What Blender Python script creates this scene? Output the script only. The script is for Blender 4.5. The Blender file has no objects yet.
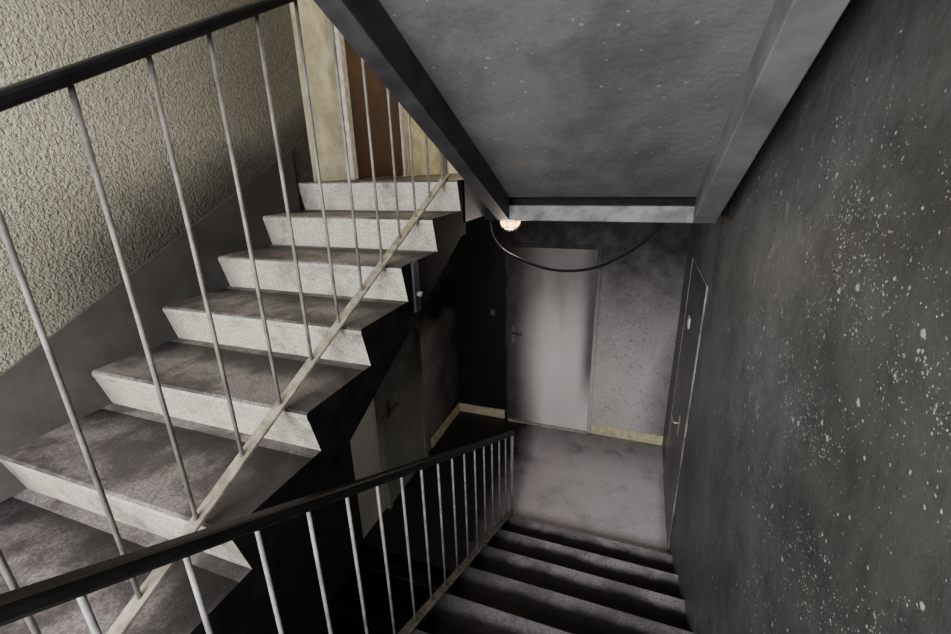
import bpy, bmesh, math
from mathutils import Vector, Matrix
C=2.875
XL,XR,YF,YB=-1.90,0.44,4.43,-1.4
G,R=0.316,0.156
ZU=C-0.067      # upper landing
ZI=ZU-9*R       # intermediate
ZL=ZI-9*R       # lower ~0

scene=bpy.context.scene
# ---------------------------------------------------------------- materials
class NT:
    def __init__(s,name,rough=0.7,spec=0.3):
        s.m=bpy.data.materials.new(name); s.m.use_nodes=True
        s.t=s.m.node_tree; s.n=s.t.nodes; s.l=s.t.links
        s.b=s.n['Principled BSDF']; s.b.inputs['Roughness'].default_value=rough
        s.b.inputs['Specular IOR Level'].default_value=spec
        g=s.n.new('ShaderNodeNewGeometry'); s.pos=g.outputs['Position']; s.nor=g.outputs['Normal']
        x=s.n.new('ShaderNodeSeparateXYZ'); s.l.new(s.pos,x.inputs[0])
        s.x,s.y,s.z=x.outputs
    def setv(s,sock,v):
        if hasattr(v,'is_output') : s.l.new(v,sock)
        elif isinstance(v,(tuple,list)) : sock.default_value=tuple(v)+((1,) if len(v)==3 and len(sock.default_value)==4 else ())
        else: sock.default_value=v
    def ma(s,op,a,b=0,c=None,clamp=False):
        n=s.n.new('ShaderNodeMath'); n.operation=op; n.use_clamp=clamp
        s.setv(n.inputs[0],a); s.setv(n.inputs[1],b)
        if c is not None: s.setv(n.inputs[2],c)
        return n.outputs[0]
    def mx(s,*a):
        r=a[0]
        for q in a[1:]: r=s.ma('MAXIMUM',r,q)
        return r
    def mr(s,v,a,b,c=0,d=1,smooth=True):
        n=s.n.new('ShaderNodeMapRange'); n.interpolation_type='SMOOTHSTEP' if smooth else 'LINEAR'
        s.setv(n.inputs[0],v)
        for i,k in enumerate((a,b,c,d)): n.inputs[i+1].default_value=k
        return n.outputs[0]
    def mix(s,f,a,b):
        n=s.n.new('ShaderNodeMix'); n.data_type='RGBA'
        s.setv(n.inputs[0],f); s.setv(n.inputs[6],a); s.setv(n.inputs[7],b)
        return n.outputs[2]
    def scl(s,v):
        n=s.n.new('ShaderNodeVectorMath'); n.operation='MULTIPLY'
        s.l.new(s.pos,n.inputs[0]); n.inputs[1].default_value=v; return n.outputs[0]
    def noise(s,sc,det=4,rough=0.55,vec=None,dist=0):
        n=s.n.new('ShaderNodeTexNoise'); n.inputs['Scale'].default_value=sc
        n.inputs['Detail'].default_value=det; n.inputs['Roughness'].default_value=rough
        n.inputs['Distortion'].default_value=dist
        s.l.new(vec or s.pos,n.inputs['Vector']); return n.outputs[0]
    def dots(s,sc,r,dens):
        n=s.n.new('ShaderNodeTexVoronoi'); n.inputs['Scale'].default_value=sc
        s.l.new(s.pos,n.inputs['Vector'])
        q=s.n.new('ShaderNodeSeparateColor'); s.l.new(n.outputs['Color'],q.inputs[0])
        wob=s.ma('MULTIPLY',s.ma('SUBTRACT',s.noise(sc*2.6,3,0.7),0.5),0.8)
        rad=s.ma('MULTIPLY',s.ma('MULTIPLY',q.outputs[1],q.outputs[1]),r)
        d=s.ma('SUBTRACT',s.ma('ADD',n.outputs['Distance'],wob),rad)
        on=s.ma('LESS_THAN',q.outputs[0],dens)
        return s.ma('MULTIPLY',s.mr(d,0.08,-0.02),on)
    def bump(s,h,st=0.3,d=0.01):
        n=s.n.new('ShaderNodeBump'); n.inputs['Strength'].default_value=st; n.inputs['Distance'].default_value=d
        s.l.new(h,n.inputs['Height']); s.l.new(n.outputs[0],s.b.inputs['Normal'])
    def col(s,c): s.setv(s.b.inputs['Base Color'],c); return s.m

def simple(name,c,rough=0.6,spec=0.3,metal=0,var=0.25,sc=30):
    t=NT(name,rough,spec); t.b.inputs['Metallic'].default_value=metal
    n=t.noise(sc,5,0.6)
    d=tuple(v*(1-var) for v in c); e=tuple(min(1,v*(1+var)) for v in c)
    t.bump(n,0.15,0.003)
    return t.col(t.mix(t.mr(n,0.3,0.7),d,e))

# stucco left wall
t=NT('stucco_sooted',0.9,0.15)
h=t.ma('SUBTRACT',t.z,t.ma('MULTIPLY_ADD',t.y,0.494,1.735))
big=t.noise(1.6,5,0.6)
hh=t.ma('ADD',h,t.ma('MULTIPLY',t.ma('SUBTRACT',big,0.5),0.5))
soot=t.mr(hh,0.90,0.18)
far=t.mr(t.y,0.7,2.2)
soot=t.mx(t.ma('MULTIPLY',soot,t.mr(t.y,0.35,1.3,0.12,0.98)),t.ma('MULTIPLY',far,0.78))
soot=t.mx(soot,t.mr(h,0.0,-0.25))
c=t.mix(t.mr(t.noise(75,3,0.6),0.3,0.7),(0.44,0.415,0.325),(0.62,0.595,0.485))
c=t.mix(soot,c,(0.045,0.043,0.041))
bh=t.ma('ADD',t.noise(110,3,0.6),t.ma('MULTIPLY',t.noise(60,2,0.5),1.0))
t.bump(bh,1.0,0.026)
M_stucco=t.col(c)

def sooty(name,light,dark,mask_fn,sc=2.5,rough=0.7,spec=0.3,bump=0.25,speck=0.5,amp=0.7,dots=0):
    t=NT(name,rough,spec)
    m=mask_fn(t)
    n=t.noise(sc,6,0.65)
    m=t.ma('ADD',m,t.ma('MULTIPLY',t.ma('SUBTRACT',n,0.5),amp),clamp=True)
    c=t.mix(m,light,dark)
    if speck:
        s=t.ma('MULTIPLY',t.mr(t.noise(55,5,0.7),0.50,0.70),speck)
        s=t.ma('MULTIPLY',s,t.mr(t.noise(5,3,0.6),0.4,0.6,0.4,1.0))
        c=t.mix(s,c,tuple(0.6*v for v in dark))
    if dots: c=t.mix(t.ma('MULTIPLY',t.dots(55,0.4,dots),0.3),c,light)
    t.bump(t.noise(60,4,0.6),bump,0.004)
    return t.col(c)

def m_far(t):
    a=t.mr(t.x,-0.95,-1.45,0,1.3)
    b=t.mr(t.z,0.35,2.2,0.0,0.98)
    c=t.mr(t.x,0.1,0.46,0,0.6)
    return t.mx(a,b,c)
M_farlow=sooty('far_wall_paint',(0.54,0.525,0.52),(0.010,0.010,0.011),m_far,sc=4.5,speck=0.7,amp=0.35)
def m_door(t):
    st=t.ma('MULTIPLY',t.ma('SUBTRACT',t.noise(9,4,0.6,vec=t.scl((1,1,0.12))),0.5),0.3)
    a=t.mr(t.x,-0.82,-1.22,0,0.93)
    b=t.mr(t.ma('ADD',t.z,st),0.75,2.0,0.0,0.84)
    c=t.ma('MULTIPLY',t.mr(t.x,-0.52,-0.37,0,0.85),t.mr(t.z,0.1,0.9))
    inv=t.ma('MULTIPLY',t.ma('MULTIPLY',t.ma('SUBTRACT',1.0,a),t.ma('SUBTRACT',1.0,b)),t.ma('SUBTRACT',1.0,c))
    return t.ma('SUBTRACT',1.0,inv)
M_doorlow=sooty('door_paint_sooted',(0.80,0.775,0.77),(0.022,0.020,0.019),m_door,sc=2.6,rough=0.45,speck=0.2,amp=0.2)
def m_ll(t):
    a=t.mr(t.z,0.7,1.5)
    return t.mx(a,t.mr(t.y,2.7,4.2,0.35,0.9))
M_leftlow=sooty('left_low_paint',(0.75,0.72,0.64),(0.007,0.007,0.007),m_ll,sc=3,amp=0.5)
M_upwall=simple('upper_landing_paint',(0.66,0.61,0.44),0.8,sc=8)
M_black=simple('soot_black',(0.008,0.008,0.009),0.8,0.15)
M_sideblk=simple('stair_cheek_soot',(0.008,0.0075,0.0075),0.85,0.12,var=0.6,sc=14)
M_redoor=simple('door_red_brown',(0.055,0.017,0.012),0.45,0.4,sc=12)
M_frame=simple('frame_cream',(0.42,0.39,0.34),0.5)
M_base=simple('baseboard_cream',(0.66,0.59,0.40),0.5,0.4,sc=12)
M_metal=simple('baluster_paint',(0.155,0.145,0.135),0.55,0.4,0.1,var=0.35,sc=18)
M_metal2=simple('baluster_paint_grey',(0.24,0.24,0.245),0.5,0.4,0.1,var=0.35,sc=18)
M_bar=simple('flat_bar_paint',(0.30,0.272,0.22),0.5,0.4,0.1,var=0.4,sc=25)
M_rail=simple('handrail_plastic',(0.006,0.006,0.007),0.5,0.3,0,var=0.5,sc=20)
t=NT('slab_soot_paint',0.65,0.3)
n=t.noise(3.5,8,0.7,dist=0.3)
c=t.mix(t.mr(n,0.32,0.68),(0.070,0.071,0.076),(0.118,0.120,0.128))
c=t.mix(t.mr(t.x,0.0,0.3,0,0.35),c,(0.16,0.16,0.168))
c=t.mix(t.ma('MULTIPLY',t.dots(50,0.30,0.14),0.5),c,(0.34,0.34,0.35))
t.bump(t.ma('ADD',t.noise(30,6,0.65),t.noise(5,3,0.6)),0.45,0.008)
M_slab=t.col(c)
t=NT('stringer_soot_paint',0.6,0.3)
n=t.noise(4,6,0.65)
M_string=t.col(t.mix(t.mr(n,0.3,0.7),(0.085,0.086,0.090),(0.16,0.16,0.165)))
t=NT('beam_soot_paint',0.6,0.3)
n=t.noise(9,6,0.65)
M_beam=t.col(t.mix(t.mr(n,0.3,0.65),(0.09,0.09,0.09),(0.22,0.22,0.22)))
M_stringd=simple('stringer_dark',(0.030,0.031,0.034),0.6,sc=6,var=0.5)

def tread(name,sign,y0,ca,cb,edge,bigamt=0.5,amp=0.4,fade=None,xd=None,dk=0.96):
    t=NT(name,0.6,0.3)
    if sign>0: v=t.ma('DIVIDE',t.ma('SUBTRACT',t.y,y0),G)
    else: v=t.ma('DIVIDE',t.ma('SUBTRACT',y0,t.y),G)
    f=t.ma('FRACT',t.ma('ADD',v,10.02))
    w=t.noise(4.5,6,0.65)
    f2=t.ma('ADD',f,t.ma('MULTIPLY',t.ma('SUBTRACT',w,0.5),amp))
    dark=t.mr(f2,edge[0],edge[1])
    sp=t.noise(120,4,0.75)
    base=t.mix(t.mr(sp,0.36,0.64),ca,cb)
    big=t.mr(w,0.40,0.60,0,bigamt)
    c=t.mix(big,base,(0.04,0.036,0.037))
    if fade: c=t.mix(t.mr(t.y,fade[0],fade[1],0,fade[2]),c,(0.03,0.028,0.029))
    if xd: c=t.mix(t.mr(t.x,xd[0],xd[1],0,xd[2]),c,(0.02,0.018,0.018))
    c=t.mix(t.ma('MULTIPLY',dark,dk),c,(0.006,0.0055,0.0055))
    t.bump(t.noise(110,4,0.6),0.4,0.005)
    return t.col(c)
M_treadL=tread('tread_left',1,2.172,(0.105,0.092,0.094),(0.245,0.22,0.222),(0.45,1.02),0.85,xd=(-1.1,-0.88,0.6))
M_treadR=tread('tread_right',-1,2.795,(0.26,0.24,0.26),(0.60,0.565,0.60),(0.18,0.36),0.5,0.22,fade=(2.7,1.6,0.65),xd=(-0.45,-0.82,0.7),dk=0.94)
t=NT('riser_terrazzo',0.75,0.2)
sp=t.noise(130,3,0.7); w=t.noise(5,6,0.65)
c=t.mix(t.mr(sp,0.3,0.65),(0.25,0.232,0.20),(0.56,0.525,0.455))
c=t.mix(t.mr(w,0.45,0.70,0,0.75),c,(0.09,0.085,0.08))
c=t.mix(t.mr(t.x,-1.75,-1.9,0,0.6),c,(0.06,0.056,0.052))
t.bump(t.noise(90,4,0.6),0.4,0.004)
M_riser=t.col(c)
t=NT('landing_terrazzo',0.5,0.4)
sp=t.noise(110,3,0.7); w=t.noise(3.0,7,0.68)
c=t.mix(t.mr(sp,0.34,0.64),(0.40,0.365,0.38),(0.82,0.76,0.785))
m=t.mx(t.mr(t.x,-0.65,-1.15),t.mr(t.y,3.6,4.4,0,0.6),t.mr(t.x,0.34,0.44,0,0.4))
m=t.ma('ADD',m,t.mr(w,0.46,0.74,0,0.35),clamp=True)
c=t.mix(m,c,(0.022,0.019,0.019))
t.bump(t.noise(90,4,0.6),0.3,0.004)
M_floor=t.col(c)
# right wall
t=NT('right_wall_soot_sheen',0.5,0.38)
w=t.noise(2.0,7,0.65,dist=0.3)
c=t.mix(t.mr(w,0.32,0.66),(0.024,0.026,0.024),(0.064,0.068,0.063))
c=t.mix(t.mr(t.y,0.8,1.7,0.0,0.55),c,t.mix(t.mr(w,0.35,0.65),(0.085,0.087,0.088),(0.15,0.153,0.155)))  # sheen on the far part, painted into the base colour as lighter grey
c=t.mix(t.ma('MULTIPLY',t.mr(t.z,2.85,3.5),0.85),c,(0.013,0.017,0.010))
c=t.mix(t.ma('MULTIPLY',t.mr(t.noise(9,7,0.75),0.48,0.72),0.45),c,(0.013,0.014,0.013))
hgt=t.mr(t.ma('SUBTRACT',t.z,t.ma('MULTIPLY',t.y,0.05)),3.12,2.6)
cl=t.mr(t.noise(3.8,6,0.75,dist=0.4),0.44,0.66,0.14,1.0)
mask=t.ma('MULTIPLY',t.ma('MULTIPLY',cl,hgt),t.mr(t.y,2.2,1.0,0.3,1.0))
mask=t.ma('MULTIPLY',mask,t.mr(t.z,1.2,1.9,0.35,1.0))
d1=t.dots(95,0.46,t.ma('MULTIPLY',mask,0.36))
d2=t.dots(190,0.6,t.ma('MULTIPLY',mask,0.60))
d3=t.dots(48,0.40,t.ma('MULTIPLY',mask,0.10))
ch=t.mr(t.ma('ADD',t.noise(50,7,0.8,dist=1.0),t.ma('MULTIPLY',mask,0.10)),0.715,0.76)
st=t.mr(t.noise(9,7,0.8,vec=t.scl((1,1.7,0.55)),dist=0.6),0.64,0.76)
st=t.ma('MULTIPLY',st,t.mr(t.z,3.0,2.2,0,0.4))
sc1=t.mr(t.noise(20,6,0.75,vec=t.scl((1,1,0.35)),dist=0.5),0.56,0.74)
sc1=t.ma('MULTIPLY',sc1,t.ma('MULTIPLY',t.mr(t.ma('ABSOLUTE',t.ma('SUBTRACT',t.y,1.75)),0.4,0.1),0.6))
allc=t.ma('MULTIPLY',t.mx(d1,d2,d3,ch,st,sc1),0.75)
c=t.mix(allc,c,(0.44,0.45,0.43))
t.bump(t.ma('SUBTRACT',t.noise(14,7,0.7),t.ma('MULTIPLY',t.mx(d1,ch),0.3)),0.5,0.010)
M_rw=t.col(c)
def m_sk(t): return t.mr(t.y,0.2,1.5,0.5,0.97)
M_skirt=sooty('skirting_soot',(0.15,0.143,0.13),(0.022,0.021,0.020),m_sk,sc=4,speck=0.15)
def em(name,c,s):
    t=NT(name); t.b.inputs['Emission Color'].default_value=(*c,1); t.b.inputs['Emission Strength'].default_value=s
    return t.col(c)
M_glow=em('lamp_glass_glow',(1,0.55,0.20),7.0)
M_plate=simple('plastic_white',(0.6,0.6,0.58),0.4)
M_brass=simple('handle_metal',(0.6,0.58,0.5),0.3,0.5,0.7)
M_cable=simple('cable_rubber',(0.008,0.008,0.009),0.8,0.1)

# ---------------------------------------------------------------- mesh helpers
def link(o,parent=None):
    scene.collection.objects.link(o)
    if parent: 
        o.parent=parent; o.matrix_parent_inverse=Matrix.Translation(parent.location).inverted()
    return o
def empty(name,loc=(0,0,0)):
    o=bpy.data.objects.new(name,None); o.location=loc; scene.collection.objects.link(o); 
    return o
def mesh_obj(name,bm,mats,parent=None,smooth=False,bevel=0):
    bmesh.ops.recalc_face_normals(bm,faces=bm.faces[:])
    xs=[v.co for v in bm.verts]
    mn=Vector((min(v.x for v in xs),min(v.y for v in xs),min(v.z for v in xs)))
    mx=Vector((max(v.x for v in xs),max(v.y for v in xs),max(v.z for v in xs)))
    ctr=(mn+mx)/2
    for v in bm.verts: v.co-=ctr
    me=bpy.data.meshes.new(name); bm.to_mesh(me); bm.free()
    if smooth:
        for p in me.polygons: p.use_smooth=True
    for m in (mats if isinstance(mats,(list,tuple)) else [mats]): me.materials.append(m)
    o=bpy.data.objects.new(name,me); o.location=ctr
    link(o,parent)
    if bevel:
        b=o.modifiers.new('bevel','BEVEL'); b.width=bevel; b.segments=2; b.limit_method='ANGLE'
    return o
def add_box(bm,x0,x1,y0,y1,z0,z1):
    vs=[bm.verts.new((x,y,z)) for x in (x0,x1) for y in (y0,y1) for z in (z0,z1)]
    for f in ((0,1,3,2),(4,6,7,5),(0,4,5,1),(2,3,7,6),(0,2,6,4),(1,5,7,3)):
        bm.faces.new([vs[i] for i in f])
def box(name,x0,x1,y0,y1,z0,z1,mat,parent=None,bevel=0):
    bm=bmesh.new(); add_box(bm,x0,x1,y0,y1,z0,z1)
    return mesh_obj(name,bm,mat,parent,bevel=bevel)
def boxes(name,lst,mat,parent=None,bevel=0):
    bm=bmesh.new()
    for b in lst: add_box(bm,*b)
    return mesh_obj(name,bm,mat,parent,bevel=bevel)
def prism(name,poly,x0,x1,mat,parent=None,bevel=0):
    bm=bmesh.new()
    a=[bm.verts.new((x0,y,z)) for y,z in poly]; b=[bm.verts.new((x1,y,z)) for y,z in poly]
    bm.faces.new(a); bm.faces.new(b[::-1]); n=len(poly)
    for i in range(n): bm.faces.new((a[i],b[i],b[(i+1)%n],a[(i+1)%n]))
    return mesh_obj(name,bm,mat,parent,bevel=bevel)
def tube(bm,pts,r,seg=10):
    rings=[]
    for i,p in enumerate(pts):
        p=Vector(p)
        d=(Vector(pts[min(i+1,len(pts)-1)])-Vector(pts[max(i-1,0)])).normalized()
        a=d.cross(Vector((0,0,1)) if abs(d.z)<0.9 else Vector((1,0,0))).normalized(); b=d.cross(a)
        rings.append([bm.verts.new(p+r*(math.cos(2*math.pi*k/seg)*a+math.sin(2*math.pi*k/seg)*b)) for k in range(seg)])
    for i in range(len(rings)-1):
        for k in range(seg):
            bm.faces.new((rings[i][k],rings[i][(k+1)%seg],rings[i+1][(k+1)%seg],rings[i+1][k]))
    bm.faces.new(rings[0]); bm.faces.new(rings[-1][::-1])
def tubes(name,lst,r,mat,parent=None,seg=10):
    bm=bmesh.new()
    for p in lst: tube(bm,p,r,seg)
    return mesh_obj(name,bm,mat,parent,smooth=True)
def bar_yz(name,pts,x,w,hgt,mat,parent,bevel=0.004):
    bm=bmesh.new(); rings=[]
    for i,(y,z) in enumerate(pts):
        a=Vector(pts[max(i-1,0)]); b=Vector(pts[min(i+1,len(pts)-1)]); d=(b-a).normalized()
        n=Vector((-d.y,d.x))
        r=[]
        for sx,sn in ((-1,-1),(1,-1),(1,1),(-1,1)):
            r.append(bm.verts.new((x+sx*w/2,y+n.x*sn*hgt/2,z+n.y*sn*hgt/2)))
        rings.append(r)
    for i in range(len(rings)-1):
        for k in range(4): bm.faces.new((rings[i][k],rings[i][(k+1)%4],rings[i+1][(k+1)%4],rings[i+1][k]))
    bm.faces.new(rings[0]); bm.faces.new(rings[-1][::-1])
    return mesh_obj(name,bm,mat,parent,bevel=bevel)

def flight(name,x0,x1,ytop,ztop,n,sgn,mt,thick=0.13,rec=0.035,mr=None):
    bm=bmesh.new()
    def Y(s): return ytop+sgn*s
    for k in range(n):
        s=-k*G; zt=ztop-k*R
        zb=zt-R
        s_up = -(k-1)*G+rec if k>0 else 0.10
        nose=0.012
        prof=[(s+rec,zb),(s+0.004,zt-0.03),(s,zt-0.022),(s,zt-nose*0.6),(s+nose*0.6,zt),(s_up,zt)]
        a=[bm.verts.new((x0,Y(p),q)) for p,q in prof]; b=[bm.verts.new((x1,Y(p),q)) for p,q in prof]
        for i in range(len(prof)-1):
            f=bm.faces.new((a[i],b[i],b[i+1],a[i+1])); f.material_index=1 if i<3 else 0
        if k>0: lo=[(s_up,zb-thick+R),(s+rec,zb-thick)]
        else: lo=[(s_up,zb-thick),(s+rec,zb-thick)]
        la=[bm.verts.new((x0,Y(p),q)) for p,q in lo]; lb=[bm.verts.new((x1,Y(p),q)) for p,q in lo]
        for F in (bm.faces.new(a+la),bm.faces.new((b+lb)[::-1]),bm.faces.new((la[0],lb[0],lb[1],la[1]))): F.material_index=2
    bmesh.ops.remove_doubles(bm,verts=bm.verts[:],dist=0.0005)
    return mesh_obj(name,bm,[mt,mr or M_riser,M_sideblk])

# ---------------------------------------------------------------- shell
XS=-0.89
XQ=-0.82
T=0.2
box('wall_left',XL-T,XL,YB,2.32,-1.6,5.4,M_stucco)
box('wall_left.001',XL-T,XL,2.32,YF+T,ZU-0.1,5.4,M_upwall)
box('wall_left.002',XL-T,XL,2.32,YF+T,-1.6,ZU-0.1,M_leftlow)
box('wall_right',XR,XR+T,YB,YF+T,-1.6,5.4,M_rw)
box('wall_far',XL,XR,YF,YF+T,-1.6,ZU-0.1,M_farlow)
box('wall_far.001',XL,XR,YF,YF+T,ZU-0.1,5.4,M_upwall)
def win(name,wx0,wx1,wz0,wz1):
    w=empty(name,((wx0+wx1)/2,YB-0.1,(wz0+wz1)/2))
    fw=0.06; mx=(wx0+wx1)/2
    boxes('frame',[(wx0,wx0+fw,YB-0.13,YB-0.07,wz0,wz1),(wx1-fw,wx1,YB-0.13,YB-0.07,wz0,wz1),(mx-0.04,mx+0.04,YB-0.13,YB-0.07,wz0+fw,wz1-fw),
      (wx0+fw,wx1-fw,YB-0.13,YB-0.07,wz0,wz0+fw),(wx0+fw,wx1-fw,YB-0.13,YB-0.07,wz1-fw,wz1)],M_plate,w)
wx0,wx1,wz0,wz1=-1.6,0.1,ZI+0.85,ZI+2.35
vz0,vz1=ZI-1.9,ZI-0.5
boxes('wall_back',[(XL-T,wx0,YB-T,YB,-1.6,5.4),(wx1,XR+T,YB-T,YB,-1.6,5.4),(wx0,wx1,YB-T,YB,-1.6,vz0),(wx0,wx1,YB-T,YB,vz1,wz0),(wx0,wx1,YB-T,YB,wz1,5.4)],M_stucco)
win('window_1',wx0,wx1,wz0,wz1)
win('added_window',wx0,wx1,vz0,vz1)  # invented lower window, added to bring light to the lower landing
box('ceiling',XL-T,XR+T,YB-T,YF+T,5.4,5.55,M_upwall)
box('floor',XL-T,XR+T,YB-T,YF+T,-1.75,-1.6,M_black)
# landings
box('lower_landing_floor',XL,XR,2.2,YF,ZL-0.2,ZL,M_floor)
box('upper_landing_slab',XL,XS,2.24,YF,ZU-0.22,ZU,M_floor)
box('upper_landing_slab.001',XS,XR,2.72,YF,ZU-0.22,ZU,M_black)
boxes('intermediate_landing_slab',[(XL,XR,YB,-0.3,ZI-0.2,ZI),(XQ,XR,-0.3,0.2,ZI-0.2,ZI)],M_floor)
box('upper_intermediate_landing_slab',XQ,XR,YB,0.2,ZI+18*R-0.2,ZI+18*R,M_slab)
# flights
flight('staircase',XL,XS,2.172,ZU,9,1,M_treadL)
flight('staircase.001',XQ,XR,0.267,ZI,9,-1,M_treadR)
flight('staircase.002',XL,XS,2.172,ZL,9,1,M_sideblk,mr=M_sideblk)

# upper flight (seen from below)
up=empty('staircase.003',(-0.2,1.4,3.4))
sl=0.468
yb=2.6
def und(y): return C-0.18+sl*(yb-y)
pts=[]
for k in range(9):
    y=2.795-k*G; z=ZU+(k+1)*R
    pts.append((y,z)); 
    pts.append((y-G,z))
pts=[(2.80,ZU-0.1)]+pts[:-1]+[(0.2,ZU+9*R)]
poly=pts+[(0.2,und(0.2)),(yb,und(yb)),(2.80,und(yb))]
prism('flight_slab',poly,-0.80,0.375,M_slab,up)
sb=lambda y: C-0.315+sl*(yb-y)
def strp(x0,x1,nm,m):
    prism(nm,[(yb+0.0,sb(yb)),(yb+0.0,und(yb)+0.03),(0.2,und(0.2)+0.03),(0.2,sb(0.2))],x0,x1,m,up,bevel=0.004)
strp(-0.81,-0.735,'stringer_inner',M_stringd)
strp(0.265,0.372,'stringer_wall_side',M_string)
prism('black_gap_fill',[(2.9,und(2.9)+0.03),(2.9,und(2.9)+0.2),(0.2,und(0.2)+0.2),(0.2,und(0.2)+0.03)],0.376,XR,M_black,up)  # black strip added to close the gap, so no light shows through
box('landing_beam',-0.81,0.372,yb,yb+0.15,C-0.315,ZU-0.16,M_beam,up,bevel=0.006)
box('trim_1',XS,-0.812,2.6,2.75,C-0.315,ZU,M_black)

# skirting on left wall
nl=lambda y: C-1.14+0.494*y
prism('baseboard_left',[(-0.55,nl(-0.55)+0.22),(2.15,nl(2.15)+0.19),(2.15,nl(2.15)-0.35),(-0.55,nl(-0.55)-0.3)],XL,XL+0.014,M_skirt)
boxes('baseboard_far',[(XL,-1.31,YF-0.015,YF,ZL,ZL+0.11),(-0.30,XR,YF-0.015,YF,ZL,ZL+0.11)],M_base,bevel=0.003)
box('baseboard_left.001',XL,XL+0.014,3.62,YF-0.015,ZL,ZL+0.11,M_base)

# ---------------------------------------------------------------- doors
def door_far(name,x0,x1,z0,h,leaf,frame):
    e=empty(name,((x0+x1)/2,YF,z0))
    box('leaf',x0,x1,YF-0.012,YF-0.002,z0+0.01,z0+h,leaf,e,bevel=0.003)
    f=0.04
    boxes('frame',[(x0-f,x0-0.008,YF-0.018,YF-0.001,z0,z0+h+f),(x1+0.008,x1+f,YF-0.018,YF-0.001,z0,z0+h+f),(x0-0.008,x1+0.008,YF-0.018,YF-0.001,z0+h+0.008,z0+h+f)],frame,e,bevel=0.003)
    box('threshold',x0,x1,YF-0.05,YF-0.013,z0,z0+0.02,M_frame,e)
    box('lock_plate',x0+0.04,x0+0.075,YF-0.018,YF-0.012,z0+1.0,z0+1.2,M_edge,e,bevel=0.002)
    tubes('handle',[[(x0+0.057,YF-0.016,z0+1.12),(x0+0.057,YF-0.06,z0+1.12),(x0+0.07,YF-0.065,z0+1.12),(x0+0.16,YF-0.065,z0+1.12)]],0.007,M_stringd,e)
    return e
M_edge=simple('frame_grey',(0.14,0.14,0.14),0.5)
door_far('door_1',-1.26,-0.35,ZL,2.07,M_doorlow,M_farlow)
def door_side(name,xw,s,y0,y1,z0,h,leaf,frame,hy,rev=0.045,f=0.06,lt=0.03,hm=None):
    e=empty(name,(xw,(y0+y1)/2,z0)); hm=hm or M_brass
    def X(a,b): return (min(xw+s*a,xw+s*b),max(xw+s*a,xw+s*b))
    a,b=X(0.002,lt); box('leaf',a,b,y0,y1,z0+0.01,z0+h,leaf,e,bevel=0.003)
    a,b=X(0.001,rev)
    boxes('frame',[(a,b,y0-f,y0-0.006,z0,z0+h+f),(a,b,y1+0.006,y1+f,z0,z0+h+f),(a,b,y0-0.006,y1+0.006,z0+h+0.006,z0+h+f)],frame,e,bevel=0.003)
    a,b=X(lt,lt+0.005); box('lock_plate',a,b,hy-0.018,hy+0.018,z0+0.85,z0+1.02,hm,e,bevel=0.002)
    d=0.1 if (y0+y1)/2>hy else -0.1
    tubes('handle',[[(xw+s*lt,hy,z0+0.95),(xw+s*(lt+0.04),hy,z0+0.95),(xw+s*(lt+0.045),hy+d*0.1,z0+0.95),(xw+s*(lt+0.045),hy+d,z0+0.95)]],0.008,hm,e)
    return e
def m_rd(t): return t.mr(t.z,0.2,2.0,0.5,0.9)
M_rdoor=sooty('right_door_soot',(0.24,0.24,0.25),(0.04,0.04,0.042),m_rd,rough=0.5)
M_edge2=simple('frame_light_edge',(0.24,0.24,0.24),0.5,var=0.5,sc=8)
d2=door_side('door_2',XR,-1,2.98,3.86,ZL,2.12,M_rdoor,M_edge2,3.30,rev=0.012,f=0.014,lt=0.010)
box('name_plate',XR-0.02,XR-0.010,3.5,3.58,ZL+1.66,ZL+1.74,M_plate,d2)
d3=door_side('door_3',XL,1,2.74,3.40,ZU,2.0,M_redoor,M_frame,2.82)
M_ldoor=sooty('left_door_soot',(0.30,0.30,0.25),(0.010,0.010,0.009),lambda t:t.mr(t.z,0.3,1.5,0.2,0.95),sc=3)
d4=door_side('door_4',XL,1,2.74,3.40,ZL,2.0,M_ldoor,M_ldoor,2.82,hm=M_stringd)
sw=empty('light_switch',(-1.44,YF,1.33))
box('plate',-1.475,-1.405,YF-0.012,YF,1.29,1.37,M_stringd,sw,bevel=0.003)
box('rocker',-1.46,-1.42,YF-0.02,YF-0.012,1.305,1.355,M_edge,sw,bevel=0.003)

# ---------------------------------------------------------------- railings
def hz(y): return C+0.285+0.475*(y-0.84)
def bz(y): return C-0.815+0.472*(y-0.57)
XB=-0.965
rl=empty('stair_railing',(XB,0.9,2.2))
bar_yz('handrail',[(-0.7,hz(-0.7)+0.01),(2.2,hz(2.2)+0.01)],XB,0.038,0.026,M_rail,rl,0.008)
bar_yz('bottom_bar',[(-0.5,bz(-0.5)),(2.215,bz(2.215))],XB,0.036,0.010,M_bar,rl,0.002)
L=[]
y=0.415-0.158*6
while y<2.2:
    L.append([(XB,y,bz(y)+0.003),(XB,y,hz(y))]); y+=0.158
tubes('balusters',L,0.0055,M_metal,rl,8)
tubes('top_post',[[(XB,2.2,ZU),(XB,2.2,hz(2.2))]],0.011,M_metal,rl)
XA=-0.785
def hz2(y): return C-0.565-0.529*(y-0.188)
def bz2(y): return C-1.338+0.03-0.496*y
r2=empty('stair_railing.001',(XA,1.5,1.5))
bar_yz('handrail',[(-0.25,hz2(-0.25)),(2.83,hz2(2.83)),(2.86,hz2(2.86)-0.005)],XA,0.04,0.035,M_rail,r2,0.010)
bar_yz('bottom_bar',[(0.1,bz2(0.1)),(2.80,bz2(2.80))],XA,0.04,0.010,M_bar,r2,0.002)
L=[]
y=0.588-0.16*3
while y<2.8:
    L.append([(XA,y,bz2(y)+0.003),(XA,y,hz2(y)-0.01)]); y+=0.16
tubes('balusters',L,0.006,M_metal2,r2,8)
tubes('end_post',[[(XA,2.848,ZL),(XA,2.848,hz2(2.848))]],0.012,M_metal2,r2)
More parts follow.
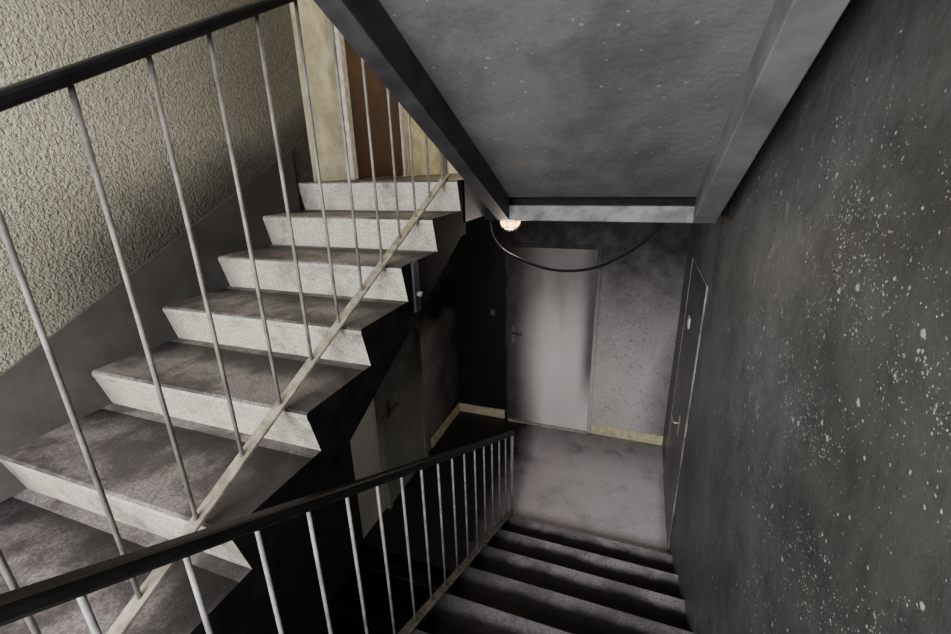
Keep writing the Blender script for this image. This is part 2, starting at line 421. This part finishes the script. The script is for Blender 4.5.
tubes('start_post',[[(XA,0.05,ZI),(XA,0.05,hz2(0.05))]],0.012,M_metal2,r2)
br=empty('cheek_bracket',(XS,1.5,2.35))
box('plate',XS,XS+0.012,1.62,1.67,C-0.60,C-0.38,M_stringd,br,bevel=0.003)
tubes('bolt',[[(XS+0.01,1.645,C-0.52),(XS+0.03,1.645,C-0.52)]],0.012,M_edge,br)

# ---------------------------------------------------------------- lamp + cable
lx,ly,lz=-0.815,2.9,ZU-0.22
lamp=empty('ceiling_lamp',(lx,ly,lz))
bm=bmesh.new(); bmesh.ops.create_cone(bm,cap_ends=True,segments=32,radius1=0.085,radius2=0.075,depth=0.05,matrix=Matrix.Translation((lx,ly,lz-0.025)))
mesh_obj('base',bm,M_black,lamp)
bm=bmesh.new(); bmesh.ops.create_uvsphere(bm,u_segments=24,v_segments=16,radius=0.07,matrix=Matrix.Translation((lx,ly,lz-0.06))@Matrix.Diagonal((1,1,0.95,1)))
mesh_obj('glass_dome',bm,M_glow,lamp,smooth=True)
cage=[]
for k in range(4):
    a=math.pi*k/4
    cage.append([(lx+0.078*math.cos(a)*math.cos(q),ly+0.078*math.sin(a)*math.cos(q),lz-0.06-0.074*math.sin(q)) for q in [math.pi*i/12 for i in range(13)]])
for zz,rr in ((0.06,0.078),(0.105,0.062)):
    cage.append([(lx+rr*math.cos(q),ly+rr*math.sin(q),lz-zz) for q in [2*math.pi*i/24 for i in range(25)]])
tubes('wire_cage',cage,0.003,M_black,lamp,6)
pl=bpy.data.lights.new('bulb','POINT'); pl.energy=13; pl.color=(1,0.87,0.73); pl.shadow_soft_size=0.06
po=bpy.data.objects.new('bulb_light',pl); po.location=(lx+0.02,ly,lz-0.24); link(po,lamp)
cu=bpy.data.curves.new('hanging_cable','CURVE'); cu.dimensions='3D'; cu.bevel_depth=0.009; cu.bevel_resolution=3
P=[(-0.955,2.85,C-0.29),(-0.90,2.85,C-0.49),(-0.731,2.85,C-0.60),(-0.363,2.85,C-0.660),(-0.064,2.85,C-0.54),(0.129,2.85,C-0.351),(0.16,2.85,C-0.287)]
s=cu.splines.new('BEZIER'); s.bezier_points.add(len(P)-1)
for b,p in zip(s.bezier_points,P):
    b.co=p; b.handle_left_type=b.handle_right_type='AUTO'
cu.materials.append(M_cable)
co=bpy.data.objects.new('hanging_cable',cu); scene.collection.objects.link(co)
ul=empty('ceiling_lamp.001',(-1.3,3.6,5.4))
bm=bmesh.new(); bmesh.ops.create_cone(bm,cap_ends=True,segments=32,radius1=0.1,radius2=0.12,depth=0.04,matrix=Matrix.Translation((-1.3,3.6,5.38)))
mesh_obj('base',bm,M_plate,ul)
bm=bmesh.new(); bmesh.ops.create_uvsphere(bm,u_segments=24,v_segments=16,radius=0.1,matrix=Matrix.Translation((-1.3,3.6,5.33))@Matrix.Diagonal((1,1,0.7,1)))
mesh_obj('glass_dome',bm,M_glow,ul,smooth=True)
pl=bpy.data.lights.new('bulb2','POINT'); pl.energy=70; pl.color=(1,0.90,0.72); pl.shadow_soft_size=0.1
po=bpy.data.objects.new('bulb_light',pl); po.location=(-1.3,3.6,5.15); link(po,ul)

# ---------------------------------------------------------------- light
def area(nm,z,e):
    al=bpy.data.lights.new(nm,'AREA'); al.shape='RECTANGLE'; al.size=1.6; al.size_y=1.4; al.energy=e; al.color=(1.0,0.985,0.975)
    ao=bpy.data.objects.new(nm,al); ao.location=((wx0+wx1)/2,YB-0.22,z)
    scene.collection.objects.link(ao); ao.rotation_euler=(math.radians(90),0,0)
area('window_daylight',(wz0+wz1)/2,250)
area('added_fill_light',(vz0+vz1)/2,16)  # added fill light behind the invented lower window
wd=bpy.data.worlds.new('World'); scene.world=wd; wd.use_nodes=True
bg=wd.node_tree.nodes['Background']; bg.inputs[0].default_value=(0.8,0.87,1,1); bg.inputs[1].default_value=1.0

# ---------------------------------------------------------------- camera
cam=bpy.data.cameras.new('camera'); cam.sensor_width=36; cam.lens=440/951*36; cam.clip_start=0.01
oc=bpy.data.objects.new('camera',cam); scene.collection.objects.link(oc)
r=Vector((.9398,.3413,-.0258)); u=Vector((-.0878,.3137,.9456)); b=Vector((.3303,-.8860,.3243))
m=Matrix(((r.x,u.x,b.x),(r.y,u.y,b.y),(r.z,u.z,b.z))).normalized()
oc.matrix_world=Matrix.Translation((0,0,C))@m.to_4x4()
scene.camera=oc
